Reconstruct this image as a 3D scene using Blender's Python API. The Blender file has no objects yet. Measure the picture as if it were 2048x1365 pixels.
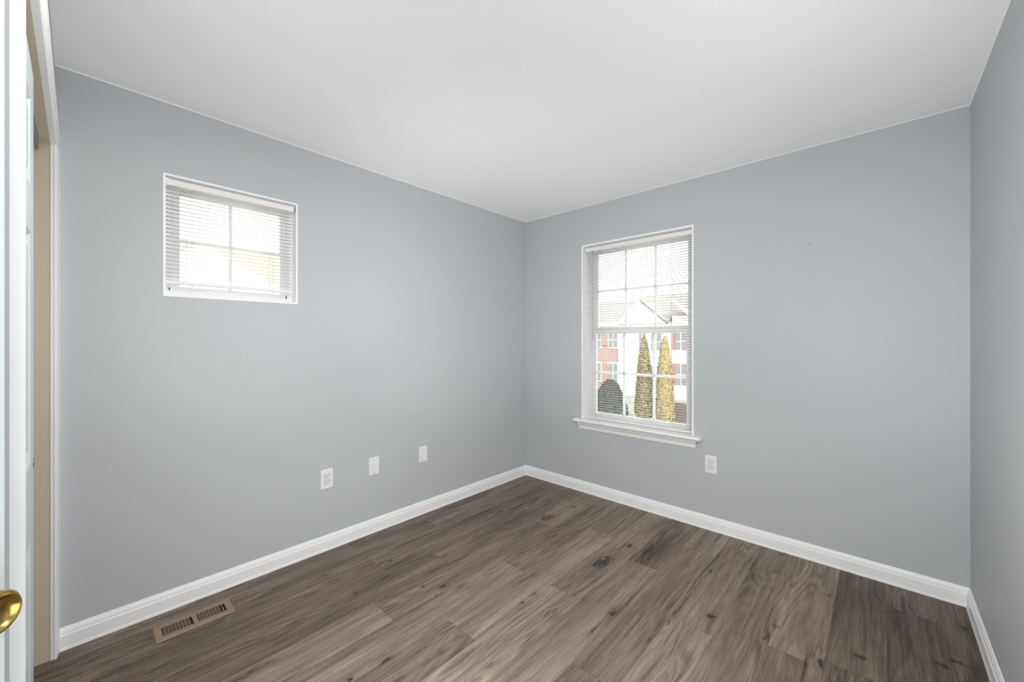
import bpy, bmesh, math, random
from mathutils import Vector, Matrix, noise as mnoise
C = bpy.context.scene.collection
SC = bpy.context.scene
PI = math.pi
random.seed(4)

# ------------------------------------------------------------------ camera
TH = math.atan((1758.6 - 1024) / 798.0)          # heading, left of +y
cam_d = bpy.data.cameras.new('camera'); cam = bpy.data.objects.new('camera', cam_d); C.objects.link(cam)
cam_d.sensor_width = 36.0; cam_d.lens = 36.0 * 798.0 / 2048.0
cam_d.clip_start = 0.02; cam_d.clip_end = 400
cam.location = (0, 0, 1.30); cam.rotation_euler = (PI / 2, 0, TH)
cam_d.shift_y = -1.0 / 2048.0
SC.camera = cam

# ------------------------------------------------------------------ world, sun, added fill lights, exposure
SC.view_settings.view_transform = 'Standard'; SC.view_settings.look = 'None'
SC.view_settings.exposure = 0.0; SC.view_settings.gamma = 1.0
SC.view_settings.use_curve_mapping = False
w = bpy.data.worlds.new('World'); SC.world = w; w.use_nodes = True
bg = w.node_tree.nodes['Background']
bg.inputs['Color'].default_value = (0.95, 0.975, 1.0, 1); bg.inputs['Strength'].default_value = 4.5
sd = bpy.data.lights.new('sun', 'SUN'); sd.energy = 5.0; sd.angle = math.radians(1.0); sd.color = (1, .95, .86)
so = bpy.data.objects.new('sun', sd); C.objects.link(so)
so.rotation_euler = Vector((-0.62, 0.45, -0.64)).to_track_quat('-Z', 'Y').to_euler()

def area(name, loc, direction, sx, sy, power, color):
    d = bpy.data.lights.new(name, 'AREA'); d.shape = 'RECTANGLE'; d.size = sx; d.size_y = sy
    d.energy = power; d.color = color
    o = bpy.data.objects.new(name, d); C.objects.link(o); o.location = loc
    o.rotation_euler = Vector(direction).to_track_quat('-Z', 'Y').to_euler()
    return o
WARM = (1.0, .995, .992)
def spot(name, loc, direction, power):
    d = bpy.data.lights.new(name, 'SPOT'); d.energy = power; d.spot_size = 1.3; d.spot_blend = 1.0; d.shadow_soft_size = .15; d.color = WARM
    o = bpy.data.objects.new(name, d); C.objects.link(o); o.location = loc
    o.rotation_euler = Vector(direction).to_track_quat('-Z', 'Y').to_euler()
area('fill_entry', (0.25, -0.45, 1.45), (-0.55, 0.80, 0.16), 1.3, 1.9, 14.5, WARM)  # unseen soft fill added behind the camera, aimed into the room
area('fill_entry_side', (0.78, 0.25, 1.35), (-1.0, 0.25, 0.1), 0.9, 1.9, 14.5, WARM)  # added fill panel out of view, brightens the left wall
area('fill_overhead', (-0.25, 0.55, 2.36), (0, 0, -1), 0.45, 0.45, 16, WARM)  # added overhead fill above the frame, no fixture belongs to it
area('fill_overhead', (-1.10, 0.30, 2.38), (0, 0, -1), 0.45, 0.30, 10, WARM)  # second overhead fill, added for the near left wall
area('fill_low_corner', (-0.95, 0.78, 0.15), (-.6, .65, .6), 0.4, 0.4, 4, WARM)  # added low fill, lifts the far ceiling corner
area('fill_right', (0.22, 0.95, 1.0), (-.5, .6, .3), 0.2, 0.8, 10, WARM)  # added fill beside the right wall, no lamp stands here
spot('fill_up_corner', (-1.05, .55, .20), (-.40, .75, .75), 60)  # added unseen spot, evens the ceiling toward the far corner
spot('fill_up_left', (-.95, .40, .20), (-.75, .10, 1.05), 30)  # added unseen spot for the left wall and ceiling
spot('fill_up_right', (-.80, .50, .30), (.85, 1.2, 1.15), 36)  # added unseen spot, brightens the right side of the ceiling
SC.cycles.diffuse_bounces = 12; SC.cycles.max_bounces = 16

# ------------------------------------------------------------------ materials
def lin(r, g, b):
    f = lambda c: (c / 255 / 12.92) if c / 255 <= .04045 else ((c / 255 + .055) / 1.055) ** 2.4
    return (f(r), f(g), f(b), 1)

def mat(name, col, rough=.5, metal=0.0, bump=0.0, bscale=200.0, spec=.5, var=0.0, vscale=3.0):
    m = bpy.data.materials.new(name); m.use_nodes = True
    nt = m.node_tree; p = nt.nodes['Principled BSDF']
    p.inputs['Base Color'].default_value = col if len(col) == 4 else (*col, 1)
    p.inputs['Roughness'].default_value = rough; p.inputs['Metallic'].default_value = metal
    p.inputs['Specular IOR Level'].default_value = spec
    tc = nt.nodes.new('ShaderNodeTexCoord')
    if bump:
        n = nt.nodes.new('ShaderNodeTexNoise'); n.inputs['Scale'].default_value = bscale; n.inputs['Detail'].default_value = 3
        b = nt.nodes.new('ShaderNodeBump'); b.inputs['Strength'].default_value = bump; b.inputs['Distance'].default_value = .002
        nt.links.new(tc.outputs['Object'], n.inputs['Vector'])
        nt.links.new(n.outputs['Fac'], b.inputs['Height']); nt.links.new(b.outputs['Normal'], p.inputs['Normal'])
    if var:
        n = nt.nodes.new('ShaderNodeTexNoise'); n.inputs['Scale'].default_value = vscale; n.inputs['Detail'].default_value = 4
        mx = nt.nodes.new('ShaderNodeMix'); mx.data_type = 'RGBA'
        c = col if len(col) == 4 else (*col, 1)
        mx.inputs['A'].default_value = tuple(v * (1 - var) for v in c[:3]) + (1,)
        mx.inputs['B'].default_value = tuple(min(1, v * (1 + var)) for v in c[:3]) + (1,)
        nt.links.new(tc.outputs['Object'], n.inputs['Vector'])
        nt.links.new(n.outputs['Fac'], mx.inputs['Factor']); nt.links.new(mx.outputs['Result'], p.inputs['Base Color'])
    return m

M = {}
M['wall'] = mat('wall_paint', lin(190.5, 193.9, 196.4), .55, bump=.12, bscale=260, spec=.3, var=.012, vscale=2.2)
M['ceiling'] = mat('ceiling_paint', lin(245, 245, 245.5), .8, bump=.1, bscale=220, spec=.2)
M['closet'] = mat('closet_paint', lin(206, 195, 172), .7, bump=.12, bscale=260, spec=.2)
M['trim'] = mat('white_trim_paint', lin(246, 246, 246), .35, bump=.03, bscale=90, spec=.4)
M['door'] = mat('white_door_paint', lin(202, 210, 213), .4, bump=.04, bscale=120, spec=.4)
M['vinyl'] = mat('white_vinyl', lin(247, 247, 247), .35, spec=.4)
def slat_mat():
    m = mat('white_slat_vinyl', lin(249, 249, 248), .35, spec=.4); nt = m.node_tree; p = nt.nodes['Principled BSDF']
    t = nt.nodes.new('ShaderNodeBsdfTranslucent'); t.inputs['Color'].default_value = lin(249, 249, 247)
    mx = nt.nodes.new('ShaderNodeMixShader'); mx.inputs['Fac'].default_value = .60
    nt.links.new(p.outputs['BSDF'], mx.inputs[1]); nt.links.new(t.outputs['BSDF'], mx.inputs[2])
    nt.links.new(mx.outputs['Shader'], nt.nodes['Material Output'].inputs['Surface']); return m
M['slat'] = slat_mat()
M['rail'] = mat('headrail_enamel', lin(238, 236, 235), .4, spec=.4)
M['cord'] = mat('blind_cord', lin(205, 203, 198), .8)
M['cord_tan'] = mat('aged_cord', lin(238, 226, 192), .6)
M['wand'] = mat('clear_grey_wand', lin(170, 172, 174), .2)
M['plate'] = mat('white_plate_plastic', lin(238, 238, 238), .3, spec=.5)
M['slot'] = mat('dark_slot', lin(50, 48, 46), .7)
M['screw'] = mat('painted_screw', lin(196, 196, 194), .4, metal=.3)
M['brass'] = mat('brass', lin(176, 148, 82), .22, metal=1.0, bump=.04, bscale=60)
M['register'] = mat('tan_register_enamel', lin(150, 126, 106), .45, spec=.4, bump=.05, bscale=300)
M['duct'] = mat('dark_duct', lin(38, 30, 24), .8)
M['steel'] = mat('track_steel', lin(150, 152, 150), .4, metal=.8)
M['gap'] = mat('dark_gap', lin(90, 90, 90), .8)
M['hole'] = mat('nail_hole_dark', lin(70, 70, 72), .9)
M['siding'] = mat('white_siding', lin(226, 226, 222), .7)
M['cream'] = mat('cream_siding', lin(236, 222, 186), .7)
M['shingle'] = mat('beige_shingle', (.185, .168, .158, 1), .9, var=.08, vscale=8)
M['shingle_pink'] = mat('pinkish_shingle', (.19, .167, .16, 1), .9, var=.08, vscale=8)
M['shingle_tan'] = mat('tan_shingle', (.23, .19, .15, 1), .9, var=.05, vscale=8)
M['housetrim'] = mat('house_trim', lin(240, 240, 240), .6)
M['rakeshadow'] = mat('rake_shadow', (.11, .11, .11, 1), .8)  # dark tone stands in for the shadow along the right rake
M['shutter'] = mat('red_shutter', (.26, .115, .115, 1), .6)
M['pane_ext'] = mat('house_pane', (.17, .175, .17, 1), .5)
M['reddoor'] = mat('red_door', (.30, .16, .15, 1), .5)
M['lawn'] = mat('ground_grass', (.17, .18, .13, 1), .95, var=.25, vscale=3)
M['asphalt'] = mat('road_asphalt', (.19, .20, .21, 1), .95, var=.06, vscale=5)
M['bark'] = mat('bark', lin(96, 76, 58), .9, bump=.4, bscale=30)

def brick_mat(name, c1, c2, mortar):
    m = bpy.data.materials.new(name); m.use_nodes = True; nt = m.node_tree; p = nt.nodes['Principled BSDF']
    tc = nt.nodes.new('ShaderNodeTexCoord'); mp = nt.nodes.new('ShaderNodeMapping')
    mp.inputs['Rotation'].default_value = (PI / 2, 0, 0)
    b = nt.nodes.new('ShaderNodeTexBrick'); b.inputs['Scale'].default_value = 4.5
    b.inputs['Color1'].default_value = c1; b.inputs['Color2'].default_value = c2; b.inputs['Mortar'].default_value = mortar
    nt.links.new(tc.outputs['Object'], mp.inputs['Vector']); nt.links.new(mp.outputs['Vector'], b.inputs['Vector'])
    nt.links.new(b.outputs['Color'], p.inputs['Base Color']); p.inputs['Roughness'].default_value = .9
    return m
M['brick'] = brick_mat('pale_red_brick', (.30, .185, .165, 1), (.25, .155, .14, 1), (.34, .28, .25, 1))
M['brick_dark'] = brick_mat('mauve_brick', (.15, .10, .10, 1), (.125, .085, .085, 1), (.2, .16, .155, 1))

def foliage_mat(name, c1, c2, c3, scale=9):
    m = bpy.data.materials.new(name); m.use_nodes = True; nt = m.node_tree; p = nt.nodes['Principled BSDF']
    tc = nt.nodes.new('ShaderNodeTexCoord'); n = nt.nodes.new('ShaderNodeTexNoise')
    n.inputs['Scale'].default_value = scale; n.inputs['Detail'].default_value = 5
    r = nt.nodes.new('ShaderNodeValToRGB'); r.color_ramp.elements[0].position = .36; r.color_ramp.elements[0].color = c1
    r.color_ramp.elements[1].position = .64; r.color_ramp.elements[1].color = c3
    e = r.color_ramp.elements.new(.5); e.color = c2
    nt.links.new(tc.outputs['Object'], n.inputs['Vector']); nt.links.new(n.outputs['Fac'], r.inputs['Fac'])
    nt.links.new(r.outputs['Color'], p.inputs['Base Color']); p.inputs['Roughness'].default_value = .8
    return m
M['fol_green'] = foliage_mat('green_sunlit_foliage', (.055, .06, .042, 1), (.19, .165, .08, 1), (.42, .33, .14, 1))  # gold end of the mix stands for sunlight on the leaves
M['fol_sunlit'] = foliage_mat('sunlit_foliage', (.20, .155, .065, 1), (.38, .29, .125, 1), (.46, .36, .17, 1))  # gold of the sunlit side put into the leaf colour
M['fol_dark'] = foliage_mat('dark_hedge_foliage', (.045, .05, .045, 1), (.075, .08, .07, 1), (.11, .115, .10, 1))

def slightly_translucent(name, col, fac, rough):
    m = mat(name, col, rough, spec=.4); nt = m.node_tree; p = nt.nodes['Principled BSDF']
    t = nt.nodes.new('ShaderNodeBsdfTranslucent'); t.inputs['Color'].default_value = col
    mx = nt.nodes.new('ShaderNodeMixShader'); mx.inputs['Fac'].default_value = fac
    nt.links.new(p.outputs['BSDF'], mx.inputs[1]); nt.links.new(t.outputs['BSDF'], mx.inputs[2])
    nt.links.new(mx.outputs['Shader'], nt.nodes['Material Output'].inputs['Surface']); return m
M['muntin'] = slightly_translucent('thin_white_grille_vinyl', lin(248, 248, 248), .38, .35)

# clear window glass
def glass_mat():
    m = bpy.data.materials.new('window_glass'); m.use_nodes = True; nt = m.node_tree
    nt.nodes.remove(nt.nodes['Principled BSDF'])
    t = nt.nodes.new('ShaderNodeBsdfTransparent'); t.inputs['Color'].default_value = (.97, .98, .975, 1)
    g = nt.nodes.new('ShaderNodeBsdfGlossy'); g.inputs['Roughness'].default_value = .02
    fr = nt.nodes.new('ShaderNodeFresnel'); fr.inputs['IOR'].default_value = 1.45
    mx = nt.nodes.new('ShaderNodeMixShader')
    nt.links.new(fr.outputs['Fac'], mx.inputs['Fac']); nt.links.new(t.outputs['BSDF'], mx.inputs[1])
    nt.links.new(g.outputs['BSDF'], mx.inputs[2]); nt.links.new(mx.outputs['Shader'], nt.nodes['Material Output'].inputs['Surface'])
    return m
M['glass'] = glass_mat()

# ------------------------------------------------------------------ wood floor material
KNOTS = [(-1.793,2.327,0.06,0.10,0.6),(-1.193,2.074,0.05,0.12,0.95),(-0.936,1.723,0.018,0.055,1.0),(-0.578,2.015,0.03,0.035,0.8),(-0.736,1.674,0.01,0.03,1),
 (-0.171,2.024,0.02,0.045,1.0),(-0.188,2.589,0.012,0.014,1.0),(-0.346,2.149,0.014,0.02,0.8),(-1.166,2.361,0.02,0.035,0.8),(-1.694,1.309,0.018,0.03,0.9),
 (-1.98,0.966,0.013,0.02,0.9),(-1.993,1.137,0.018,0.03,0.7),(-2.12,1.242,0.012,0.015,1.0),(-0.058,2.176,0.03,0.02,0.7),(0.179,2.339,0.04,0.02,0.7),
 (0.232,2.401,0.05,0.02,0.8),(-2.118,2.167,0.016,0.04,0.8),(-1.756,2.624,0.014,0.03,0.7),(-1.307,1.49,0.01,0.02,0.8),(-1.661,1.233,0.006,0.01,1),
 (-1.052,2.369,0.03,0.16,0.7),(-0.714,2.011,0.012,0.32,0.5),(-0.539,2.648,0.008,0.12,0.7),(-1.304,1.583,0.014,0.03,0.5),(-1.145,1.114,0.02,0.03,0.5),
 (-1.475,0.851,0.02,0.05,0.5),(-1.778,1.232,0.02,0.02,0.5),(-2.258,0.924,0.012,0.02,0.7),(-1.809,0.429,0.03,0.2,0.4),(-0.218,1.944,0.007,0.1,0.7),
 (-0.702,2.409,0.02,0.02,0.6),(-0.339,2.551,0.01,0.015,0.7),(0.284,2.708,0.03,0.06,0.6),(-1.492,0.704,0.015,0.02,0.9),(-0.945,1.559,0.006,0.09,0.6)]
def floor_mat():
    m = bpy.data.materials.new('wood_plank_floor'); m.use_nodes = True; nt = m.node_tree; L = nt.links.new
    p = nt.nodes['Principled BSDF']
    def math_(op, a, b=None, c=None, clamp=False):
        n = nt.nodes.new('ShaderNodeMath'); n.operation = op; n.use_clamp = clamp
        for i, v in enumerate((a, b, c)):
            if v is None: continue
            if isinstance(v, (int, float)): n.inputs[i].default_value = v
            else: L(v, n.inputs[i])
        return n.outputs[0]
    def noise_(vec, scale, detail=2, dist=0.0):
        n = nt.nodes.new('ShaderNodeTexNoise'); n.inputs['Scale'].default_value = scale; n.inputs['Detail'].default_value = detail
        n.inputs['Distortion'].default_value = dist; L(vec, n.inputs['Vector']); return n.outputs['Fac']
    def vec_(x, y, z):
        n = nt.nodes.new('ShaderNodeCombineXYZ')
        for i, v in enumerate((x, y, z)):
            if isinstance(v, (int, float)): n.inputs[i].default_value = v
            else: L(v, n.inputs[i])
        return n.outputs[0]
    geo = nt.nodes.new('ShaderNodeTexCoord'); sp = nt.nodes.new('ShaderNodeSeparateXYZ'); L(geo.outputs['Object'], sp.inputs[0])
    X, Y = sp.outputs[0], sp.outputs[1]
    at = nt.nodes.new('ShaderNodeAttribute'); at.attribute_name = 'tone'; tone = at.outputs['Fac']
    as_ = nt.nodes.new('ShaderNodeAttribute'); as_.attribute_name = 'seed'; seed = as_.outputs['Fac']
    uv = nt.nodes.new('ShaderNodeUVMap'); uv.uv_map = 'plank'; su = nt.nodes.new('ShaderNodeSeparateXYZ'); L(uv.outputs[0], su.inputs[0])
    U = su.outputs[0]
    big = noise_(vec_(math_('MULTIPLY', X, 11), math_('MULTIPLY', Y, 1.3), seed), 1, 3, .4)
    mid = noise_(vec_(math_('MULTIPLY', X, 52), math_('MULTIPLY', Y, 2.2), math_('ADD', seed, 3.1)), 1, 3, .3)
    fine = noise_(vec_(math_('MULTIPLY', X, 260), math_('MULTIPLY', Y, 9), math_('ADD', seed, 7.7)), 1, 2)
    speck = noise_(vec_(math_('MULTIPLY', X, 620), math_('MULTIPLY', Y, 120), seed), 1, 2)
    contour = noise_(vec_(math_('MULTIPLY', X, 6.5), math_('MULTIPLY', Y, .85), math_('ADD', seed, 1.7)), 1, 1.5, .2)
    ring = math_('SINE', math_('MULTIPLY', contour, 110))
    rmask = noise_(vec_(math_('MULTIPLY', X, 5), math_('MULTIPLY', Y, .9), math_('ADD', seed, 21)), 1, 1)
    rmask = math_('MULTIPLY', math_('SUBTRACT', rmask, .44), 5, clamp=True)
    st = noise_(vec_(math_('MULTIPLY', X, 17), math_('MULTIPLY', Y, 1.15), math_('ADD', seed, 33)), 1, 3, .25)
    st = math_('MULTIPLY', math_('SUBTRACT', .030, math_('ABSOLUTE', math_('SUBTRACT', st, .5))), 34, clamp=True)
    smask = noise_(vec_(math_('MULTIPLY', X, 8), math_('MULTIPLY', Y, 1.6), math_('ADD', seed, 47)), 1, 2)
    st = math_('MULTIPLY', st, math_('MULTIPLY', math_('SUBTRACT', smask, .48), 6, clamp=True))
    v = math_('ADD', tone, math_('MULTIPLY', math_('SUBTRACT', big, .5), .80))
    v = math_('ADD', v, math_('MULTIPLY', math_('SUBTRACT', mid, .5), .62))
    v = math_('ADD', v, math_('MULTIPLY', math_('SUBTRACT', fine, .5), .62))
    v = math_('ADD', v, math_('MULTIPLY', math_('SUBTRACT', speck, .5), .62))
    v = math_('ADD', v, math_('MULTIPLY', math_('MULTIPLY', ring, rmask), .13))
    v = math_('SUBTRACT', v, math_('MULTIPLY', st, .34))
    r = nt.nodes.new('ShaderNodeValToRGB'); e = r.color_ramp.elements
    e[0].position = .0; e[0].color = lin(68, 58, 50); e[1].position = 1.0; e[1].color = lin(172, 156, 140)
    a = e.new(.33); a.color = lin(106, 93, 81); b = e.new(.62); b.color = lin(137, 122, 108)
    L(v, r.inputs['Fac']); col = r.outputs['Color']
    # knots and mineral streaks
    wob = noise_(vec_(math_('MULTIPLY', X, 75), math_('MULTIPLY', Y, 22), 0.0), 1, 4, .5)
    wob = math_('MULTIPLY', math_('SUBTRACT', wob, .5), 2.4)
    acc = None
    for (kx, ky, a_, b_, s) in KNOTS:
        dx = math_('DIVIDE', math_('SUBTRACT', X, kx), a_); dy = math_('DIVIDE', math_('SUBTRACT', Y, ky), b_)
        d = math_('SQRT', math_('ADD', math_('MULTIPLY', dx, dx), math_('MULTIPLY', dy, dy)))
        d = math_('ADD', d, wob)
        k = math_('MAXIMUM', math_('MULTIPLY', math_('SUBTRACT', .85, d), s * 2.2, clamp=True), math_('MULTIPLY', math_('SUBTRACT', 1.7, d), s * .30, clamp=True))
        acc = k if acc is None else math_('MAXIMUM', acc, k)
    mx = nt.nodes.new('ShaderNodeMix'); mx.data_type = 'RGBA'; L(acc, mx.inputs['Factor']); L(col, mx.inputs['A'])
    mx.inputs['B'].default_value = lin(52, 48, 46)
    # joints
    ev = su.outputs[1]
    j = math_('MAXIMUM', math_('LESS_THAN', U, .0012), math_('LESS_THAN', ev, .0016))
    mj = nt.nodes.new('ShaderNodeMix'); mj.data_type = 'RGBA'; L(math_('MULTIPLY', j, .55), mj.inputs['Factor']); L(mx.outputs['Result'], mj.inputs['A'])
    mj.inputs['B'].default_value = lin(44, 37, 32)
    L(mj.outputs['Result'], p.inputs['Base Color'])
    p.inputs['Roughness'].default_value = .5; p.inputs['Specular IOR Level'].default_value = .35
    bp = nt.nodes.new('ShaderNodeBump'); bp.inputs['Strength'].default_value = .18; bp.inputs['Distance'].default_value = .001
    L(math_('ADD', fine, math_('MULTIPLY', j, -1.0)), bp.inputs['Height']); L(bp.outputs['Normal'], p.inputs['Normal'])
    return m
M['floor'] = floor_mat()

# ------------------------------------------------------------------ mesh helpers
def box(bm, x0, y0, z0, x1, y1, z1, bevel=0.0, seg=2):
    vs = [bm.verts.new(p) for p in ((x0,y0,z0),(x1,y0,z0),(x1,y1,z0),(x0,y1,z0),(x0,y0,z1),(x1,y0,z1),(x1,y1,z1),(x0,y1,z1))]
    fs = [bm.faces.new([vs[i] for i in q]) for q in ((0,3,2,1),(4,5,6,7),(0,1,5,4),(1,2,6,5),(2,3,7,6),(3,0,4,7))]
    if bevel:
        es = list({e for f in fs for e in f.edges})
        bmesh.ops.bevel(bm, geom=es, offset=bevel, segments=seg, affect='EDGES', profile=.5)
    return bm

def prism(bm, prof, p0, p1, u, v):
    """extrude a closed 2D profile (list of (a,b) along axes u,v) from p0 to p1"""
    p0, p1, u, v = map(Vector, (p0, p1, u, v))
    A = [bm.verts.new(p0 + u * a + v * b) for a, b in prof]
    B = [bm.verts.new(p1 + u * a + v * b) for a, b in prof]
    n = len(prof)
    fs = [bm.faces.new((A[i], A[(i + 1) % n], B[(i + 1) % n], B[i])) for i in range(n)]
    fs.append(bm.faces.new(A[::-1])); fs.append(bm.faces.new(B))
    bmesh.ops.recalc_face_normals(bm, faces=fs)
    return bm

def lathe(bm, prof, origin, axis, seg=28):
    """profile (radius, height) around an axis"""
    origin = Vector(origin); q = Vector(axis).normalized().to_track_quat('Z', 'Y')
    rings = []
    for r, h in prof:
        if r < 1e-6: rings.append([bm.verts.new(origin + q @ Vector((0, 0, h)))])
        else: rings.append([bm.verts.new(origin + q @ Vector((r * math.cos(2*PI*i/seg), r * math.sin(2*PI*i/seg), h))) for i in range(seg)])
    for a, b in zip(rings, rings[1:]):
        for i in range(seg):
            j = (i + 1) % seg
            if len(a) == 1 and len(b) == 1: continue
            if len(a) == 1: bm.faces.new((a[0], b[i], b[j]))
            elif len(b) == 1: bm.faces.new((a[i], a[j], b[0]))
            else: bm.faces.new((a[i], a[j], b[j], b[i]))
    bmesh.ops.recalc_face_normals(bm, faces=bm.faces[:])
    return bm

def rod(bm, p0, p1, r, seg=8):
    p0, p1 = Vector(p0), Vector(p1)
    return lathe(bm, [(0, 0), (r, 0), (r, (p1 - p0).length), (0, (p1 - p0).length)], p0, p1 - p0, seg)

def obj(name, bm, m, parent=None, smooth=False, **props):
    me = bpy.data.meshes.new(name); bm.to_mesh(me); bm.free()
    if m is not None: me.materials.append(m)
    if smooth:
        for f in me.polygons: f.use_smooth = True
        try: me.set_sharp_from_angle(angle=math.radians(40))
        except Exception: pass
    o = bpy.data.objects.new(name, me); C.objects.link(o)
    if parent is not None:
        o.parent = parent
        if parent.type == 'EMPTY' or parent.location.length > 0 or any(parent.rotation_euler):
            bpy.context.view_layer.update()
    for k, v in props.items(): o[k] = v
    return o

def struct(name, bm, m, parent=None, smooth=False):
    o = obj(name, bm, m, parent, smooth)
    if parent is None: o['kind'] = 'structure'
    return o

def thing(name, label, cat, loc, rotz=0.0, group=None):
    o = bpy.data.objects.new(name, None); C.objects.link(o); o.empty_display_size = .05
    o.location = loc; o.rotation_euler = (0, 0, rotz); o['label'] = label; o['category'] = cat
    if group: o['group'] = group
    return o

def dup(root, loc, rotz, label):
    r = root.copy(); C.objects.link(r); r.location = loc; r.rotation_euler = (0, 0, rotz); r['label'] = label
    for ch in list(root.children):
        c = ch.copy(); C.objects.link(c); c.parent = r
        for g in list(ch.children):
            d = g.copy(); C.objects.link(d); d.parent = c
    return r

B = bmesh.new

# ------------------------------------------------------------------ room dimensions (floor z = 0)
XL, YB, XR, H = -2.526, 2.940, 0.326, 2.450
YF = -0.0675                     # front (closet) wall face
W1 = (0.278, 0.872, 1.518, 2.103)          # small window: y0,y1,z0,z1
W2 = (-1.886, -0.968, 0.626, 2.115)        # tall window: x0,x1,z0,z1
XE = -0.923                      # end of the closet, wall return
TW = 0.16

# floor planks
def make_floor():
    bm = B(); uvl = bm.loops.layers.uv.new('plank')
    tl = bm.faces.layers.float.new('tone'); sl = bm.faces.layers.float.new('seed')
    PW, PL = .187, 1.24
    seams = {-4:1.167,-3:1.70,-2:1.172,-1:1.46,0:.99,1:1.695,2:1.162,3:1.70,4:.975,5:1.348,6:1.885,7:1.39,8:.75,9:2.05,10:2.675,11:1.9,12:.9,13:1.5,14:.4}
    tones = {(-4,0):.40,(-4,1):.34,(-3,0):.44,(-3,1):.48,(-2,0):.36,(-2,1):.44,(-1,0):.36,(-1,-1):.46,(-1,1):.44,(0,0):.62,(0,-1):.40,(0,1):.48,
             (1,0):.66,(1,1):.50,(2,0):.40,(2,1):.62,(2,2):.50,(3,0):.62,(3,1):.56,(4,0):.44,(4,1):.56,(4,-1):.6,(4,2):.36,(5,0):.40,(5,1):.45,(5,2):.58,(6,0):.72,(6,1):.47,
             (7,0):.50,(7,1):.44,(8,0):.37,(8,1):.37,(9,0):.28,(9,1):.29,(10,0):.23,(10,1):.24,(11,0):.16,(11,1):.16}  # rows nearest the right wall toned darker for the light falling off there
    rnd = random.Random(11)
    x0, x1, y0, y1 = -2.70, 1.15, -1.75, YB + .06
    for k in range(-5, 17):
        xa, xb = -1.847 + PW * k, -1.847 + PW * (k + 1)
        xa_c, xb_c = max(xa, x0), min(xb, x1)
        if xb_c <= xa_c: continue
        s = seams.get(k, rnd.uniform(0, 1.2))
        for n in range(-4, 4):
            ya, yb = s + PL * (n - 1), s + PL * n       # n = 0 is the plank in front of the known seam, n = 1 beyond it
            ya_c, yb_c = max(ya, y0), min(yb, y1)
            if yb_c <= ya_c: continue
            f = bm.faces.new([bm.verts.new(p) for p in ((xa_c, ya_c, 0), (xb_c, ya_c, 0), (xb_c, yb_c, 0), (xa_c, yb_c, 0))])
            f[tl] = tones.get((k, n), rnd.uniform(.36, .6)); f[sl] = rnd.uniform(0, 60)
            for lp in f.loops:
                lp[uvl].uv = (lp.vert.co.x - xa, lp.vert.co.y - ya)
    return bm
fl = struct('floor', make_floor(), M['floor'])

# walls: boxes joined around the openings, one mesh each
bm = B()
y0, y1 = -0.80, YB + TW
a, b, c, d = W1
box(bm, XL - TW, y0, 0, XL, a, H); box(bm, XL - TW, b, 0, XL, y1, H)
box(bm, XL - TW, a, 0, XL, b, c); box(bm, XL - TW, a, d, XL, b, H)
struct('wall_left', bm, M['wall'])
bm = B(); a, b, c, d = W2
box(bm, XL, YB, 0, a, YB + TW, H); box(bm, b, YB, 0, XR + TW, YB + TW, H)
box(bm, a, YB, 0, b, YB + TW, c); box(bm, a, YB, d, b, YB + TW, H)
wall_back = struct('wall_back', bm, M['wall'])
bm = B(); box(bm, XR, 0.75, 0, XR + TW, YB, H); box(bm, XR + TW, 0.75, 0, 0.80, .91, H); box(bm, .80, -1.6, 0, .96, .91, H)
struct('wall_right', bm, M['wall'])
# the wall that ends the closet, blue-grey on its room side
bm = B(); box(bm, XE - .11, -0.80, 0, XE, YF, H)
struct('wall_closet_side', bm, M['wall'])
# closet front wall: header above the opening; drywall in the closet is beige
ZO = 2.100
bm = B(); box(bm, XL, YF - .012, ZO + .01, XE - .11, YF, H)
struct('wall_front', bm, M['wall'])
bm = B()
box(bm, XL, -.178, ZO, XE - .11, YF - .0100, H)                 # beige header
box(bm, XL, -.178, 0, -2.476, YF - .0100, ZO)                   # beige return at the corner
box(bm, XL, -.80, 0, XL + .004, -.178, H)
box(bm, XL, -.80, 0, XE - .11, -.79, H)
struct('wall_closet', bm, M['closet'])
# entry behind the camera: wall with the doorway and a short hall
bm = B()
box(bm, XE, -.78, 0, -.24, -.64, H); box(bm, -.24, -.78, 2.06, .56, -.64, H); box(bm, .56, -.78, 0, .80, -.64, H)
box(bm, XE, -1.75, 0, .96, -1.6, H); box(bm, XE - .11, -1.75, 0, XE, -.80, H)
struct('wall_entry', bm, M['wall'])
bm = B(); box(bm, XL - TW, -1.75, H, .96, YB + TW, H + .12)
struct('ceiling', bm, M['ceiling'])
# thin caulk line where wall and ceiling paint meet
bm = B()
prism(bm, [(0, 0), (.004, 0), (0, -.004)], (XL, YF + .002, H), (XL, YB, H), (1, 0, 0), (0, 0, 1))
struct('trim_1', bm, M['trim'])
bm = B()
prism(bm, [(0, 0), (.0035, 0), (0, -.0035)], (XL, YB, H), (XR, YB, H), (0, -1, 0), (0, 0, 1))
struct('trim_2', bm, M['trim'])
bm = B()
prism(bm, [(0, 0), (.005, 0), (0, -.005)], (XR, .76, H), (XR, YB, H), (-1, 0, 0), (0, 0, 1))
struct('trim_3', bm, M['trim'])

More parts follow.
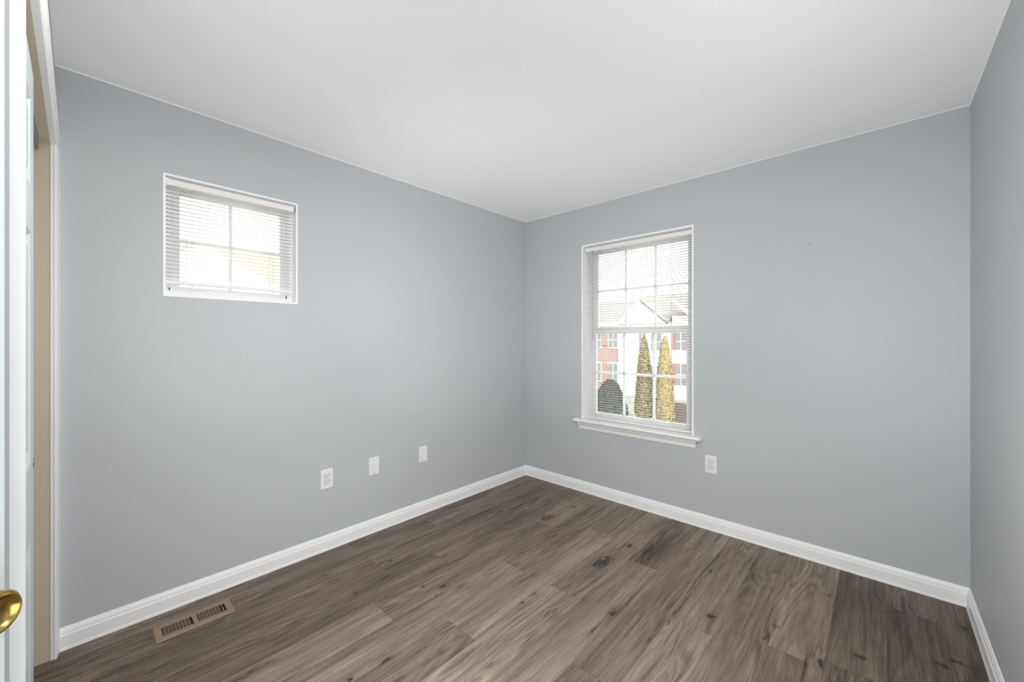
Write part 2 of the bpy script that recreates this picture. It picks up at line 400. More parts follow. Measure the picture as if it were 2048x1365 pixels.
# baseboards
BP = [(0, 0), (.0165, 0), (.0165, .006), (.0145, .013), (.0138, .016), (.0138, .060), (.0134, .0625), (.0112, .0650), (.0108, .0672), (.0104, .072),
      (.0090, .079), (.0064, .085), (.0046, .090), (.003, .093), (0, .093)]
bm = B(); prism(bm, BP, (XL, YF + .0142, 0), (XL, YB, 0), (1, 0, 0), (0, 0, 1)); struct('baseboard_left', bm, M['trim'])
bm = B(); prism(bm, BP, (XL, YB, 0), (XR, YB, 0), (0, -1, 0), (0, 0, 1)); struct('baseboard_back', bm, M['trim'])
bm = B(); prism(bm, BP, (XR, .76, 0), (XR, YB, 0), (-1, 0, 0), (0, 0, 1)); struct('baseboard_right', bm, M['trim'])

# nail holes in the back wall
for x, z in ((-.908, 2.214), (-.908, 2.176), (-1.952, 2.211), (-1.952, 2.171), (-.303, 1.871)):
    bm = B(); lathe(bm, [(0, 0), (.0028, 0), (.0030, .0006), (0, .0007)], (x, YB, z), (0, -1, 0), 10)
    obj('nail_hole', bm, M['hole'], wall_back)

# ------------------------------------------------------------------ closet casing, jamb and doors
CP = [(0, 0), (.057, 0), (.057, .0145), (.045, .0145), (.038, .012), (.030, .0115), (.012, .0095), (.006, .0085), (.0, .005)]   # across from the opening edge outward, thickness
bm = B()
xi, xo = -2.469, XE - .057
prism(bm, CP, (xi, YF, 0), (xi, YF, ZO), (-1, 0, 0), (0, 1, 0))
prism(bm, CP, (xo, YF, 0), (xo, YF, ZO), (1, 0, 0), (0, 1, 0))
prism(bm, CP, (XL, YF, ZO), (XE, YF, ZO), (0, 0, 1), (0, 1, 0))
struct('trim_4', bm, M['trim'])
bm = B()
box(bm, -2.476, YF - .0100, 0, -2.472, YF, ZO); box(bm, xo - .001, -.178, 0, xo + .005, YF, ZO)
box(bm, XL, YF - .0100, ZO, XE - .11, YF, ZO + .010)
struct('trim_5', bm, M['trim'])

def panel_door(bm, x0, x1, z0, z1, yf, t, rows):
    """six-panel slab in the xz plane with its front face at y = yf (facing +y)"""
    wv = x1 - x0; st = .112; mul = .10
    xs = [x0, x0 + st, (x0 + x1) / 2 - mul / 2, (x0 + x1) / 2 + mul / 2, x1 - st, x1]
    box(bm, x0, yf - t, z0, x1, yf - .009, z1)                        # core
    for xa, xb in ((xs[0], xs[1]), (xs[2], xs[3]), (xs[4], xs[5])): box(bm, xa, yf - .010, z0, xb, yf, z1)
    zz = [z0] + [q for r in rows for q in r] + [z1]
    for i in range(0, len(zz), 2):
        for xa, xb in ((xs[1], xs[2]), (xs[3], xs[4])): box(bm, xa, yf - .010, zz[i], xb, yf, zz[i + 1])
    for za, zb in rows:
        for xa, xb in ((xs[1], xs[2]), (xs[3], xs[4])):
            m1, m2 = .018, .045
            lo = [(xa + m1, za + m1), (xb - m1, za + m1), (xb - m1, zb - m1), (xa + m1, zb - m1)]
            hi = [(xa + m2, za + m2), (xb - m2, za + m2), (xb - m2, zb - m2), (xa + m2, zb - m2)]
            A = [bm.verts.new((x, yf - .009, z)) for x, z in lo]; Bv = [bm.verts.new((x, yf - .001, z)) for x, z in hi]
            bm.faces.new(Bv)
            for i in range(4): bm.faces.new((A[i], A[(i + 1) % 4], Bv[(i + 1) % 4], Bv[i]))
            # sticking around the panel opening
            op = [(xa, za), (xb, za), (xb, zb), (xa, zb)]; ip = [(xa + .014, za + .014), (xb - .014, za + .014), (xb - .014, zb - .014), (xa + .014, zb - .014)]
            A = [bm.verts.new((x, yf, z)) for x, z in op]; Bv = [bm.verts.new((x, yf - .0088, z)) for x, z in ip]
            for i in range(4): bm.faces.new((A[i], A[(i + 1) % 4], Bv[(i + 1) % 4], Bv[i]))
    bmesh.ops.recalc_face_normals(bm, faces=bm.faces[:])
    return bm
ROWS = [(.20, .78), (.98, 1.58), (1.70, 1.93)]
d1 = struct('door_1', panel_door(B(), -1.735, -.990, .015, 2.035, -.085, .034, ROWS), M['door'])
bm = B(); lathe(bm, [(0, -.004), (.0085, -.004), (.0095, .0005), (.0125, .0018), (.0125, .0004), (.0125, 0)], (-1.7205, -.0852, .962), (0, 1, 0), 20)
obj('finger_pull', bm, M['brass'], d1, True, label='round brass finger pull')
d2 = struct('door_2', panel_door(B(), -1.70, -1.0, .015, 2.035, -.126, .034, ROWS), M['door'])
# sliding track under the header
bm = B(); box(bm, -2.47, -.170, ZO - .004, -.985, -.107, ZO); box(bm, -2.45, -.115, ZO - .042, -.985, -.108, ZO - .004); box(bm, -2.45, -.168, ZO - .042, -.985, -.164, ZO - .004)
struct('trim_6', bm, M['steel'])
# entry door swung open beside the closet end, only its knob and lock edge reach into view
TIP = Vector((-.785, -.0612, 0)); ca = math.radians(48)
dv = Vector((-math.cos(PI / 2 - ca) , math.sin(PI / 2 - ca), 0)); dv = Vector((-math.sin(ca), math.cos(ca), 0)); nv = Vector((math.cos(ca), math.sin(ca), 0))
bm = panel_door(B(), 0, .76, .012, 2.035, 0, .035, ROWS)
R = Matrix(((-dv.x, nv.x, 0, TIP.x), (-dv.y, nv.y, 0, TIP.y), (0, 0, 1, 0), (0, 0, 0, 1)))
bmesh.ops.transform(bm, matrix=R, verts=bm.verts[:])
bmesh.ops.recalc_face_normals(bm, faces=bm.faces[:])
d3 = struct('door_3', bm, M['door'])
KZ = 1.003
kp = TIP - dv * .060; kp = Vector((kp.x, kp.y, KZ))
bm = B()
lathe(bm, [(0, 0), (.031, 0), (.031, .003), (.027, .007), (.016, .010), (.0115, .014), (.0105, .026), (.013, .034), (.0205, .043), (.0235, .051), (.0232, .056),
           (.0210, .0592), (.0190, .0600), (.0172, .0590), (.0155, .0560), (.0125, .0538), (.0060, .0530), (.0052, .0536), (.0042, .0536), (.0036, .0526), (.0034, .0480), (0, .0480)], kp, nv, 48)
kn = obj('door_knob', bm, M['brass'], d3, True, label='round brass knob with a small centre hole')
bm = B(); lathe(bm, [(0, .0490), (.0033, .0490), (.0033, .0482), (0, .0482)], kp, nv, 16); obj('lock_hole', bm, M['slot'], kn)
bm = B(); lathe(bm, [(0, 0), (.031, 0), (.027, .007), (.0115, .014), (.0105, .026), (.0205, .043), (.0235, .051), (.0205, .0595), (0, .058)], kp - nv * .035, -nv, 24)
obj('door_knob', bm, M['brass'], d3, True)

# ------------------------------------------------------------------ windows
# tall double-hung window in the back wall
x0, x1, z0, z1 = W2
bm = B()
D = .135                                                     # reveal liner depth
box(bm, x0 - .004, YB - .0015, z0, x0 + .008, YB + D, z1 - .008); box(bm, x1 - .008, YB - .0015, z0, x1 + .004, YB + D, z1 - .008)
box(bm, x0 - .004, YB - .0015, z1 - .008, x1 + .004, YB + D, z1 + .004)
win = struct('window_1', bm, M['trim'])
def stool_profile(z, t, p, depth):
    pr = [(-depth, z), (p - t / 2, z)]
    for i in range(1, 8):
        a = PI / 2 - PI * i / 8; pr.append((p - t / 2 + t / 2 * math.cos(a), z - t / 2 + t / 2 * math.sin(a)))
    pr += [(p - t / 2, z - t), (0.0, z - t), (-depth, z - t)]
    return pr
bm = B()
prism(bm, stool_profile(z0 + .002, .024, .056, 0.0), (x0 - .060, YB, 0), (x1 + .060, YB, 0), (0, -1, 0), (0, 0, 1))
box(bm, x0, YB, z0 - .022, x1, YB + .105, z0 + .002)
obj('window_sill', bm, M['trim'], win)
# apron: moulding with mitred returns at its ends
bm = B()
ap = [(0.0, .600), (.034, .600), (.034, .594), (.030, .590), (.026, .582), (.018, .574), (.014, .566), (.013, .556), (.011, .550), (.011, .546), (.006, .540), (0, .540)]
for (q0, q1) in ((x0 - .014, x1 + .014),):
    A = [bm.verts.new((q0 - a * .55, YB - a, z)) for a, z in ap]; Bv = [bm.verts.new((q1 + a * .55, YB - a, z)) for a, z in ap]
    n = len(ap)
    for i in range(n): bm.faces.new((A[i], A[(i + 1) % n], Bv[(i + 1) % n], Bv[i]))
    bm.faces.new(A[::-1]); bm.faces.new(Bv)
bmesh.ops.recalc_face_normals(bm, faces=bm.faces[:])
obj('apron', bm, M['trim'], win)
def ring(bm, xa, xb, za, zb, wl, wr, wb, wt, ya, yb, bev=.003):
    box(bm, xa, ya, za, xa + wl, yb, zb, bev); box(bm, xb - wr, ya, za, xb, yb, zb, bev)
    box(bm, xa + wl - .002, ya, za, xb - wr + .002, yb, za + wb, bev); box(bm, xa + wl - .002, ya, zb - wt, xb - wr + .002, yb, zb, bev)
bm = B(); ring(bm, x0 + .008, x1 - .008, z0 + .002, z1 - .008, .034, .034, .018, .030, YB + .078, YB + .150)
# parting stops make the shadow lines beside each sash
for xx in (x0 + .042, x1 - .050): box(bm, xx, YB + .080, z0 + .02, xx + .008, YB + .084, z1 - .04)
obj('window_frame', bm, M['vinyl'], win)
sx0, sx1 = x0 + .044, x1 - .044
def sash(nm, za, zb, wb, wt, ya, yg, zm):
    bm = B(); ring(bm, sx0, sx1, za, zb, .042, .032, wb, wt, ya, ya + .028)
    s = obj(nm, bm, M['vinyl'], win)
    gx0, gx1, gz0, gz1 = sx0 + .042, sx1 - .032, za + wb, zb - wt
    bm = B(); box(bm, gx0 - .004, yg, gz0 - .004, gx1 + .004, yg + .003, gz1 + .004)
    obj('glass', bm, M['glass'], s)
    bm = B(); wm = .020; yy = yg + .004
    for i in (1, 2):
        xm = gx0 + (gx1 - gx0) * i / 3
        box(bm, xm - wm / 2, yy, gz0, xm + wm / 2, yy + .008, gz1)
    box(bm, gx0, yy + .0005, zm - wm / 2, gx1, yy + .0075, zm + wm / 2)
    obj('muntins', bm, M['muntin'], s)
sash('upper_sash', 1.365, z1 - .036, .048, .034, YB + .118, YB + .130, 1.728)
sash('lower_sash', z0 + .020, 1.395, .034, .040, YB + .086, YB + .098, 1.026)
bm = B(); box(bm, -1.50, YB + .080, 1.394, -1.42, YB + .098, 1.408, .003); obj('sash_lock', bm, M['vinyl'], win)

# small window in the left wall
y0, y1, z0, z1 = W1
bm = B(); D = .12
box(bm, XL - D, y0 - .004, z0 + .006, XL + .0015, y0 + .006, z1 - .006); box(bm, XL - D, y1 - .006, z0 + .006, XL + .0015, y1 + .004, z1 - .006)
box(bm, XL - D, y0 - .004, z1 - .006, XL + .0015, y1 + .004, z1 + .004); box(bm, XL - D, y0 - .004, z0 - .004, XL + .0015, y1 + .004, z0 + .006)
win = struct('window_2', bm, M['trim'])
def ringy(bm, ya, yb, za, zb, w_, wb, wt, xa, xb, bev=.003):
    box(bm, xa, ya, za, xb, ya + w_, zb, bev); box(bm, xa, yb - w_, za, xb, yb, zb, bev)
    box(bm, xa, ya + w_ - .002, za, xb, yb - w_ + .002, za + wb, bev); box(bm, xa, ya + w_ - .002, zb - wt, xb, yb - w_ + .002, zb, bev)
bm = B(); ringy(bm, y0 + .006, y1 - .006, z0 + .006, z1 - .006, .030, .020, .030, XL - .140, XL - .058)
obj('window_frame', bm, M['vinyl'], win)
bm = B(); ringy(bm, y0 + .030, y1 - .048 + .018, z0 + .022, z1 - .034, .038, .032, .036, XL - .104, XL - .072)
s = obj('sash', bm, M['vinyl'], win)
gy0, gy1, gz0, gz1 = y0 + .068, y1 - .068, z0 + .054, z1 - .070
bm = B(); box(bm, XL - .091, gy0 - .004, gz0 - .004, XL - .088, gy1 + .004, gz1 + .004); obj('glass', bm, M['glass'], s)
bm = B(); box(bm, XL - .087, .562 - .008, gz0, XL - .079, .562 + .008, gz1); box(bm, XL - .0865, gy0, 1.806 - .008, XL - .0795, gy1, 1.806 + .008)
obj('muntins', bm, M['muntin'], s)
for yy in (y0 + .026, y1 - .040):
    bm = B(); box(bm, XL - .058, yy - .002, z0 + .030, XL - .054, yy + .002, z0 + .044); obj('tilt_latch', bm, M['slot'], s)

# ------------------------------------------------------------------ mini blinds
def slat_strip(bm, xa, xb, z, depth, tilt, crown=.0018):
    """one curved slat, along local x, room edge at y = -depth/2 (towards the room is -y)"""
    n = 5; A = []; Bv = []
    for i in range(n + 1):
        t = i / n - .5
        yy = t * depth; zz = crown * (1 - (2 * t) ** 2)
        y2 = yy * math.cos(tilt) - zz * math.sin(tilt); z2 = yy * math.sin(tilt) + zz * math.cos(tilt)
        A.append(bm.verts.new((xa, y2, z + z2))); Bv.append(bm.verts.new((xb, y2, z + z2)))
    for i in range(n): bm.faces.new((A[i], Bv[i], Bv[i + 1], A[i + 1]))

def blind(name, label, loc, rotz, wid, ztop, zbot, pitch, tilt, wand_x, wand_len, wand_mat, wand_r, cord_x, cord_len, ladders, hh, tassel=False):
    """local frame: x along the blind from 0, -y to the room; z absolute from 0"""
    t = thing(name, label, 'window blind', loc, rotz, 'mini blinds')
    bm = B(); box(bm, 0, -.020, ztop - hh, wid, .014, ztop, .0015)
    box(bm, .0, -.0215, ztop - hh + .001, wid, -.0205, ztop - hh + .004)
    obj('headrail', bm, M['rail'], t)
    for cx_ in (.0, wid - .012):
        bm = B(); box(bm, cx_, -.022, ztop - hh - .001, cx_ + .012, .016, ztop + .003, .001); obj('mounting_bracket', bm, M['rail'], t)
    bm = B(); z = ztop - hh - .014
    while z > zbot + .020:
        slat_strip(bm, .004, wid - .004, z, .025, tilt); z -= pitch
    sl = obj('slats', bm, M['slat'], t, True)
    md = sl.modifiers.new('thick', 'SOLIDIFY'); md.thickness = .0006; md.offset = 0
    bm = B(); box(bm, .002, -.013, zbot, wid - .002, .013, zbot + .016, .004, 3); obj('bottom_rail', bm, M['rail'], t)
    for lx in ladders:
        bm = B()
        for yy in (-.0135, .0135): rod(bm, (lx, yy, zbot + .010), (lx, yy, ztop - hh), .0006, 5)
        obj('ladder_cord', bm, M['cord'], t)
        bm = B(); lathe(bm, [(0, 0), (.006, 0), (.007, -.004), (.004, -.006), (0, -.006)], (lx, 0, zbot), (0, 0, 1), 12); obj('cord_button', bm, M['rail'], t)
    bm = B(); rod(bm, (wand_x, -.026, ztop - hh - .006 - wand_len), (wand_x, -.026, ztop - hh - .006), wand_r, 6)
    box(bm, wand_x - .002, -.027, ztop - hh - .008, wand_x + .002, -.019, ztop - hh + .004)
    obj('tilt_wand', bm, wand_mat, t)
    bm = B(); rod(bm, (cord_x, -.024, ztop - hh - cord_len), (cord_x, -.022, ztop - hh), .0008, 5)
    rod(bm, (cord_x + .004, -.024, ztop - hh - cord_len), (cord_x + .003, -.022, ztop - hh), .0008, 5)
    lc = obj('lift_cord', bm, M['cord_tan'] if wand_mat is M['cord_tan'] else M['cord'], t)
    bm = B(); lathe(bm, [(0, 0), (.003, -.002), (.0045, -.018), (.003, -.024), (0, -.024)], (cord_x + .002, -.024, ztop - hh - cord_len), (0, 0, 1), 10)
    obj('tassel', bm, M['rail'], lc)
    return t
# rotz puts the blind's local +x along the wall as seen from the room
b1 = blind('window_blind', 'short white mini blind raised a little above the sill of the small window', (XL - .024, .284, 0), PI / 2, .572, 2.085, 1.577, .0195,
           math.radians(4), .078, .425, M['cord_tan'], .0011, .442, .425, (.105, .471), .030)
b2 = blind('window_blind', 'long white mini blind lowered to the sill of the tall window', (-1.870, YB + .048, 0), 0, .888, 2.095, .632, .0195,
           math.radians(-5), .075, .755, M['wand'], .0022, .74, .55, (.14, .75), .032)

# ------------------------------------------------------------------ wall plates
def rounded_plate(bm, w_, h_, d_, bev):
    box(bm, -w_ / 2, -d_, -h_ / 2, w_ / 2, 0, h_ / 2)
    es = [e for e in bm.edges if all(v.co.y < -d_ * .5 for v in e.verts)]
    bmesh.ops.bevel(bm, geom=es, offset=bev, segments=3, affect='EDGES')
    return bm
def disc_face(bm, cx_, cz, r, y, flat=.0):
    """a receptacle face: circle with flattened top and bottom"""
    n = 28; A = []; Bv = []
    for i in range(n):
        a = 2 * PI * i / n; x = r * math.cos(a); z = max(-flat, min(flat, r * math.sin(a)))
        A.append(bm.verts.new((cx_ + x, -.005, cz + z))); Bv.append(bm.verts.new((cx_ + x * .97, y, cz + z * .97)))
    for i in range(n): bm.faces.new((A[i], A[(i + 1) % n], Bv[(i + 1) % n], Bv[i]))
    bm.faces.new(Bv[::-1]); bmesh.ops.recalc_face_normals(bm, faces=bm.faces[:])
def outlet(label, loc, rotz):
    t = thing('wall_outlet', label, 'outlet', loc, rotz, 'duplex outlets')
    bm = rounded_plate(B(), .074, .118, .0065, .003)
    obj('cover_plate', bm, M['plate'], t, True)
    for cz in (.0195, -.0195):
        bm = B(); disc_face(bm, 0, cz, .0172, -.0078, .0145)
        for k in range(1): pass
        rc = obj('receptacle', bm, M['plate'], t)
        # dark ring drawn for the gap around the receptacle face
        bm = B(); lathe(bm, [(.0170, 0), (.0186, 0), (.0186, .0005), (.0170, .0005)], (0, -.0066, cz), (0, -1, 0), 28)
        for v in bm.verts: v.co.z = cz + max(-.0158, min(.0158, v.co.z - cz))
        obj('gap_line', bm, M['gap'], rc)
        for sx_, hh in ((-.0062, .0062), (.0062, .0050)):
            bm = B(); box(bm, sx_ - .0013, -.0083, cz + .0035 - hh * .6, sx_ + .0013, -.0070, cz + .0035 + hh * .6 + .001); obj('slot', bm, M['slot'], rc)
        bm = B(); lathe(bm, [(0, 0), (.0026, 0), (.0026, .0006), (0, .0006)], (0, -.0077, cz - .0078), (0, -1, 0), 14); obj('ground_hole', bm, M['slot'], rc)
    bm = B(); lathe(bm, [(0, 0), (.003, 0), (.0026, .001), (0, .0012)], (0, -.0065, 0), (0, -1, 0), 14); obj('screw', bm, M['screw'], t)
    return t
o1 = outlet('white duplex outlet low on the left wall, nearest the floor vent', (XL, 1.044, .440), PI / 2)
o2 = dup(o1, (-.850, YB, .449), 0, 'white duplex outlet low on the back wall under the tall window')
def blank(label, loc, rotz):
    t = thing('blank_wall_plate', label, 'wall plate', loc, rotz, 'blank wall plates')
    obj('cover_plate', rounded_plate(B(), .072, .116, .0065, .0035), M['plate'], t, True)
    for cz in (.042, -.042):
        bm = B(); lathe(bm, [(0, 0), (.0032, 0), (.0028, .001), (0, .0012)], (0, -.0063, cz), (0, -1, 0), 14); obj('screw', bm, M['screw'], t)
    return t
p1 = blank('blank white wall plate on the left wall, just right of the duplex outlet', (XL, 1.358, .448), PI / 2)
p2 = dup(p1, (XL, 1.755, .447), PI / 2, 'blank white wall plate nearest the room corner on the left wall')

# ------------------------------------------------------------------ floor register
t = thing('floor_register', 'tan metal floor vent with two rows of slots beside the left baseboard', 'floor vent', (-2.341, .367, 0))
bm = B()
wx, wy, tz = .066, .1445, .0055          # half sizes
ix, iy = .036, .117
# rounded plate with two slot fields: frame strips + centre bar
def register_plate(bm):
    def rrect(hx, hy, r, z):
        pts = []
        for cx_, cy_, a0 in ((hx - r, hy - r, 0), (-hx + r, hy - r, 90), (-hx + r, -hy + r, 180), (hx - r, -hy + r, 270)):
            for i in range(6):
                a = math.radians(a0 + 90 * i / 5); pts.append((cx_ + r * math.cos(a), cy_ + r * math.sin(a), z))
        return [bm.verts.new(p) for p in pts]
    base = rrect(wx, wy, .008, 0); rim = rrect(wx - .0005, wy - .0005, .0078, .002); top = rrect(wx - .0045, wy - .0045, .006, tz)
    n_ = len(base)
    for p, q in ((base, rim), (rim, top)):
        for i in range(n_): bm.faces.new((p[i], p[(i + 1) % n_], q[(i + 1) % n_], q[i]))
    es = [bm.edges.get((top[i], top[(i + 1) % n_])) for i in range(n_)]
    for ya, yb in ((-iy, -.0085), (.0085, iy)):
        h_ = [bm.verts.new((x, y, tz)) for x, y in ((-ix, ya), (ix, ya), (ix, yb), (-ix, yb))]; l_ = [bm.verts.new((v.co.x, v.co.y, .0002)) for v in h_]
        for i in range(4):
            es.append(bm.edges.new((h_[i], h_[(i + 1) % 4]))); bm.faces.new((h_[i], h_[(i + 1) % 4], l_[(i + 1) % 4], l_[i]))
    bmesh.ops.triangle_fill(bm, use_beauty=True, use_dissolve=False, edges=es)
    bmesh.ops.recalc_face_normals(bm, faces=bm.faces[:])
register_plate(bm)
obj('register_plate', bm, M['register'], t)
n = 9
for ya, yb in ((-iy, -.0085), (.0085, iy)):
    step = (yb - ya) / n
    for i in range(1, n):
        bm = B(); yc = ya + step * i
        box(bm, -ix, yc - .0012, 0.0005, ix, yc + .0012, tz - .0004); obj('louver_bar', bm, M['register'], t)
bm = B(); box(bm, -ix - .002, -iy - .002, -.0002, ix + .002, iy + .002, .0010); obj('duct_opening', bm, M['duct'], t)
# damper blades under the bars
bm = B()
for ya, yb in ((-iy, -.0085), (.0085, iy - .012)):
    k = int((yb - ya) / .0122)
    for i in range(k):
        yy = ya + .0035 + i * .0122
        vs = [bm.verts.new(p) for p in ((-ix, yy, .0012), (ix, yy, .0012), (ix, yy + .007, .0036), (-ix, yy + .007, .0036))]; bm.faces.new(vs)
obj('damper_blades', bm, mat('damper_tan', lin(104, 88, 72), .6), t)
bm = B(); box(bm, .004, iy - .010, .001, .007, iy - .007, .0066, .0006); obj('damper_lever', bm, M['register'], t)

# ------------------------------------------------------------------ outdoors, ground 3.1 m below this floor
GZ = -3.1
bm = B(); box(bm, -70, YB + .5, GZ - .2, 40, 70, GZ); box(bm, -70, -30, GZ - .2, XL - .8, YB + .5, GZ)
struct('ground', bm, M['lawn'])
bm = B(); box(bm, -60, 12, GZ, 30, 20.5, GZ + .02); struct('road', bm, M['asphalt'])

def hwindow(parent, x, z, w_, h_, y):
    bm = B(); box(bm, x - w_ / 2 - .07, y - .05, z - h_ / 2 - .07, x + w_ / 2 + .07, y - .003, z + h_ / 2 + .07)
    f = obj('house_window', bm, M['housetrim'], parent)
    bm = B(); box(bm, x - w_ / 2, y - .07, z - h_ / 2, x - .03, y - .051, z - .03); box(bm, x + .03, y - .07, z - h_ / 2, x + w_ / 2, y - .051, z - .03)
    box(bm, x - w_ / 2, y - .07, z + .03, x - .03, y - .051, z + h_ / 2); box(bm, x + .03, y - .07, z + .03, x + w_ / 2, y - .051, z + h_ / 2)
    obj('pane', bm, M['pane_ext'], f)
def gable_roof_x(bm, xa, xb, ya, yb, ze, zr, t=.14):
    """ridge along x"""
    ym = (ya + yb) / 2
    for (p, q) in (((ya - .35, ze - .12), (ym, zr)), ((yb + .35, ze - .12), (ym, zr))):
        vs = [bm.verts.new(c) for c in ((xa, p[0], p[1]), (xb, p[0], p[1]), (xb, q[0], q[1]), (xa, q[0], q[1]))]
        vt = [bm.verts.new((v.co.x, v.co.y, v.co.z + t)) for v in vs]
        bm.faces.new(vs[::-1]); bm.faces.new(vt)
        for i in range(4): bm.faces.new((vs[i], vs[(i + 1) % 4], vt[(i + 1) % 4], vt[i]))
    bmesh.ops.recalc_face_normals(bm, faces=bm.faces[:])
FY = 30.0
# brick house at the left of the view
hA = thing('house', 'brick fronted house at the left of the tall window view', 'house', (-17.2, FY + 3, GZ), 0, 'row of houses across the road')
def at0(bm, root):
    bmesh.ops.translate(bm, verts=bm.verts[:], vec=-Vector(root.location)); return bm
def hp(name, bm, m, root): return obj(name, at0(bm, root), m, root)
def hwin(root, x, z, w_, h_, y):
    l = root.location; hwindow(root, x - l.x, z - l.z, w_, h_, y - l.y)
bm = B(); box(bm, -20.5, FY, GZ, -15.75, FY + 7, .95); hp('brick_wall', bm, M['brick'], hA)
bm = B(); box(bm, -20.5, FY, .95, -15.75, FY + 7, 2.7); hp('upper_wall', bm, M['siding'], hA)
bm = B(); box(bm, -17.32, FY - .06, .9, -16.7, FY, 2.3); hp('brick_panel', bm, M['brick'], hA)
bm = B(); gable_roof_x(bm, -20.7, -15.74, FY, FY + 7, 2.8, 4.75); hp('roof', bm, M['shingle'], hA)
bm = B(); box(bm, -20.7, FY - .42, 2.50, -15.74, FY - .30, 2.78); hp('fascia', bm, M['housetrim'], hA)
for x in (-17.75, -16.22): hwin(hA, x, 1.35, .8, 1.25, FY); hwin(hA, x, -1.35, .8, 1.5, FY)
bm = B(); box(bm, -17.25, FY - .06, GZ, -16.35, FY, -.75); hp('front_door', bm, M['reddoor'], hA)
bm = B(); prism(bm, [(FY + .02, 2.7), (FY + 7 - .02, 2.7), (FY + 7 / 2, 4.7)], (-20.45, 0, 0), (-15.8, 0, 0), (0, 1, 0), (0, 0, 1)); hp('attic_wall', bm, M['siding'], hA)
# white gabled house in the middle
hB = thing('house', 'white sided house with a front gable and beige roof, centre of the window view', 'house', (-13.3, FY + 3, GZ), 0, 'row of houses across the road')
bm = B(); box(bm, -15.68, FY - .15, GZ, -11.46, FY + 7, 2.65); hp('wall', bm, M['siding'], hB)
bm = B(); gable_roof_x(bm, -15.68, -11.46, FY, FY + 7.5, 2.8, 5.05); hp('roof', bm, M['shingle'], hB)
px, pz, zl = -13.62, 4.30, 2.62
bm = B(); vs = [(-15.6, zl), (-11.5, zl), (px, pz)]
A = [bm.verts.new((x, FY - .45, z)) for x, z in vs]; Bv = [bm.verts.new((x, FY + 3.2, z)) for x, z in vs]
bm.faces.new(A); bm.faces.new(Bv[::-1])
for i in range(3): bm.faces.new((A[i], A[(i + 1) % 3], Bv[(i + 1) % 3], Bv[i]))
bmesh.ops.recalc_face_normals(bm, faces=bm.faces[:]); hp('front_gable', bm, M['siding'], hB)
def rake(bm, xa, za, xb, zb, y, w_, t=.2):
    d_ = Vector((xb - xa, 0, zb - za)).normalized(); nn = Vector((-d_.z, 0, d_.x))
    if nn.z < 0: nn = -nn
    P0 = Vector((xa, y, za)); P1 = Vector((xb, y, zb)); q = [P0, P1, P1 + nn * w_, P0 + nn * w_]
    f = [bm.verts.new(v) for v in q]; g = [bm.verts.new(v + Vector((0, t, 0))) for v in q]
    bm.faces.new(f); bm.faces.new(g[::-1])
    for i in range(4): bm.faces.new((f[i], f[(i + 1) % 4], g[(i + 1) % 4], g[i]))
    bmesh.ops.recalc_face_normals(bm, faces=bm.faces[:])
bm = B(); rake(bm, -15.6, 2.50, px, pz, FY - .65, .18); hp('rake_board', bm, M['housetrim'], hB)
bm = B(); rake(bm, -11.5, 2.50, px + .02, pz, FY - .66, .11); hp('rake_board', bm, M['rakeshadow'], hB)  # right rake coloured dark as the shadow line of the gable
hwin(hB, -13.6, 1.2, .55, 1.3, FY - .15); hwin(hB, -12.5, 1.2, .8, 1.3, FY - .15); hwin(hB, -12.5, -1.4, .8, 1.5, FY - .15)
bm = B(); prism(bm, [(FY + .02, 2.65), (FY + 7.5 - .02, 2.65), (FY + 7.5 / 2, 4.95)], (-15.6, 0, 0), (-11.5, 0, 0), (0, 1, 0), (0, 0, 1)); hp('attic_wall', bm, M['siding'], hB)
# white house with red shutters at the right
hC = thing('house', 'white sided house with red shutters at the right of the window view', 'house', (-8.6, FY + 3, GZ), 0, 'row of houses across the road')
bm = B(); box(bm, -11.38, FY, GZ, -5.5, FY + 7, 3.2); hp('wall', bm, M['siding'], hC)
bm = B(); gable_roof_x(bm, -11.38, -5.3, FY, FY + 7.4, 3.3, 5.35); hp('roof', bm, M['shingle_pink'], hC)
bm = B(); rake(bm, -10.0, 3.05, -11.3, 4.25, FY - .5, .20); hp('rake_board', bm, M['housetrim'], hC)
for z, h_ in ((1.25, 1.3), (-1.2, 1.6)):
    hwin(hC, -10.72, z, .75, h_, FY)
    for x in (-11.2, -10.24):
        bm = B(); box(bm, x - .14, FY - .06, z - h_ / 2, x + .14, FY - .004, z + h_ / 2); hp('shutter', bm, M['shutter'], hC)
bm = B(); prism(bm, [(FY + .02, 3.2), (FY + 7.4 - .02, 3.2), (FY + 7.4 / 2, 5.25)], (-11.36, 0, 0), (-5.35, 0, 0), (0, 1, 0), (0, 0, 1)); hp('attic_wall', bm, M['siding'], hC)
# cream house seen through the small window
hD = thing('house', 'cream house with a tan roof and white gable seen through the small window', 'house', (-17.2, 5.4, GZ), 0)
bm = B(); box(bm, -20.2, .2, GZ, -14.3, 10, 2.75); hp('wall', bm, M['cream'], hD)
bm = B(); pr = [(-14.0, 2.55), (-17.2, 4.62), (-20.5, 2.55), (-20.5, 2.40), (-17.2, 4.45), (-14.0, 2.40)]
prism(bm, pr, (0, .0, 0), (0, 10.2, 0), (1, 0, 0), (0, 0, 1)); hp('roof', bm, M['shingle_tan'], hD)
bm = B(); pr = [(.4, 2.7), (4.75, 2.7), (2.35, 4.02)]
prism(bm, pr, (-13.9, 0, 0), (-15.6, 0, 0), (0, 1, 0), (0, 0, 1)); hp('front_gable', bm, M['siding'], hD)
bm = B(); box(bm, -14.3, .5, GZ, -13.9, 4.65, 2.7); hp('bay_wall', bm, M['siding'], hD)

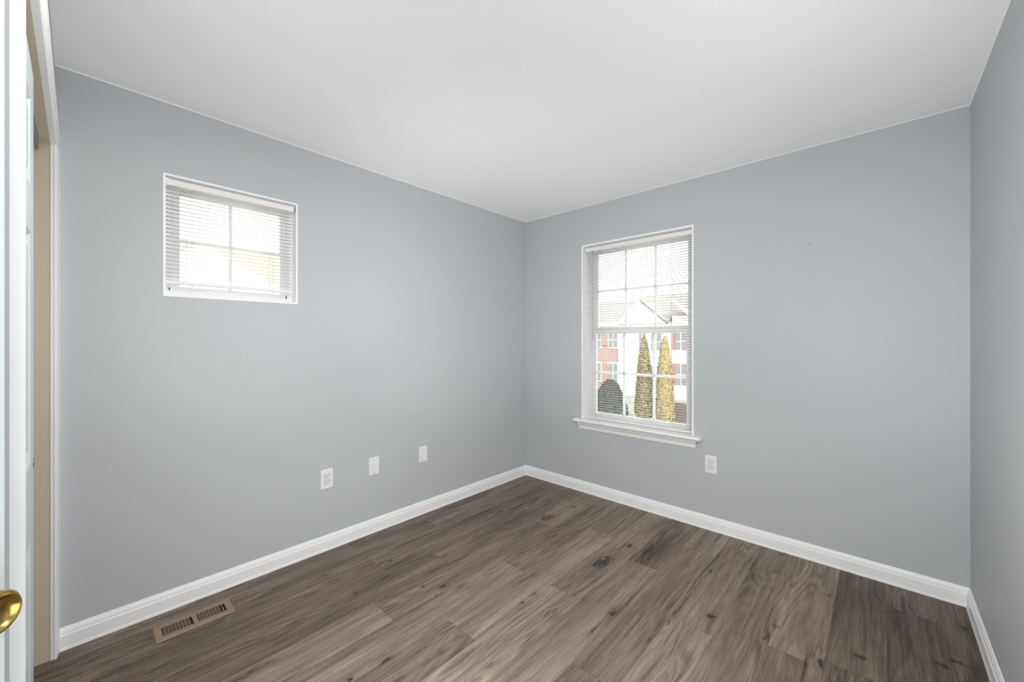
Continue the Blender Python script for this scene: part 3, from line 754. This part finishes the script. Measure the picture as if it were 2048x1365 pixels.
# trees and hedge
def foliage(seed, h, r, base, count, leaf, pw=.55, flat=1.0):
    rnd = random.Random(seed); bm = B()
    # inner mass
    seg, rings = 20, 18; rows = []
    for i in range(rings + 1):
        t = i / rings; z = base + (h - base) * t
        rr = r * .86 * min(1, (t * 7 + .35)) * (1 - t ** 1.6) ** pw if t < 1 else 0.0
        row = []
        for k in range(seg):
            a = 2 * PI * k / seg; q = rr * (1 + .16 * mnoise.noise(Vector((math.cos(a) * 2.2 + seed, math.sin(a) * 2.2, z * 2.3))))
            row.append(bm.verts.new((q * math.cos(a), q * math.sin(a) * flat, z)))
        rows.append(row)
    for p, q in zip(rows, rows[1:]):
        for k in range(seg): bm.faces.new((p[k], p[(k + 1) % seg], q[(k + 1) % seg], q[k]))
    for _ in range(count):
        t = rnd.random() ** 1.15; z = base + (h - base) * t
        rr = r * min(1, (t * 7 + .35)) * max(.02, (1 - t ** 1.6)) ** pw * rnd.uniform(.86, 1.06); a = rnd.uniform(0, 2 * PI)
        c = Vector((rr * math.cos(a), rr * math.sin(a) * flat, z)); up = Vector((math.cos(a) * .35, math.sin(a) * .35, 1)).normalized()
        sd_ = Vector((-math.sin(a), math.cos(a), 0)) + Vector((rnd.uniform(-.5, .5), rnd.uniform(-.5, .5), rnd.uniform(-.3, .3))); sd_.normalize()
        l = leaf * rnd.uniform(.7, 1.4)
        vs = [bm.verts.new(c + v) for v in (-sd_ * l * .4, -up * l * .3, sd_ * l * .4, up * l)]
        bm.faces.new(vs)
    return bm
def tree(name, label, cat, loc, h, r, m, seed, count, group=None, pw=.55, leaf=.085, base=.15):
    t = thing(name, label, cat, loc, 0, group)
    obj('foliage', foliage(seed, h, r, base, count, leaf, pw), m, t)
    bm = B(); lathe(bm, [(0, 0), (.08, 0), (.06, .4), (.02, h * .7), (0, h * .7)], (0, 0, 0), (0, 0, 1), 10); obj('trunk', bm, M['bark'], t)
    return t
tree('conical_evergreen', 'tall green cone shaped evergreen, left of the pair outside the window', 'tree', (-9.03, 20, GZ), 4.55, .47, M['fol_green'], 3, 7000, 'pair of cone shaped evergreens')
tree('conical_evergreen', 'tall sunlit cone shaped evergreen, right of the pair outside the window', 'tree', (-7.95, 20, GZ), 4.55, .47, M['fol_sunlit'], 8, 7000, 'pair of cone shaped evergreens')
tree('rounded_shrub', 'dark green rounded shrub in front of the brick house', 'shrub', (-11.0, 20, GZ), 2.15, .95, M['fol_dark'], 5, 2600, None, .5, .12, .05)
bm = B(); box(bm, -8.0, 20.8, GZ, -6.2, 21.1, -1.9)
g = obj('garden_wall', bm, M['brick_dark']); g['label'] = 'low mauve brick wall beside the sunlit evergreen'; g['category'] = 'wall'
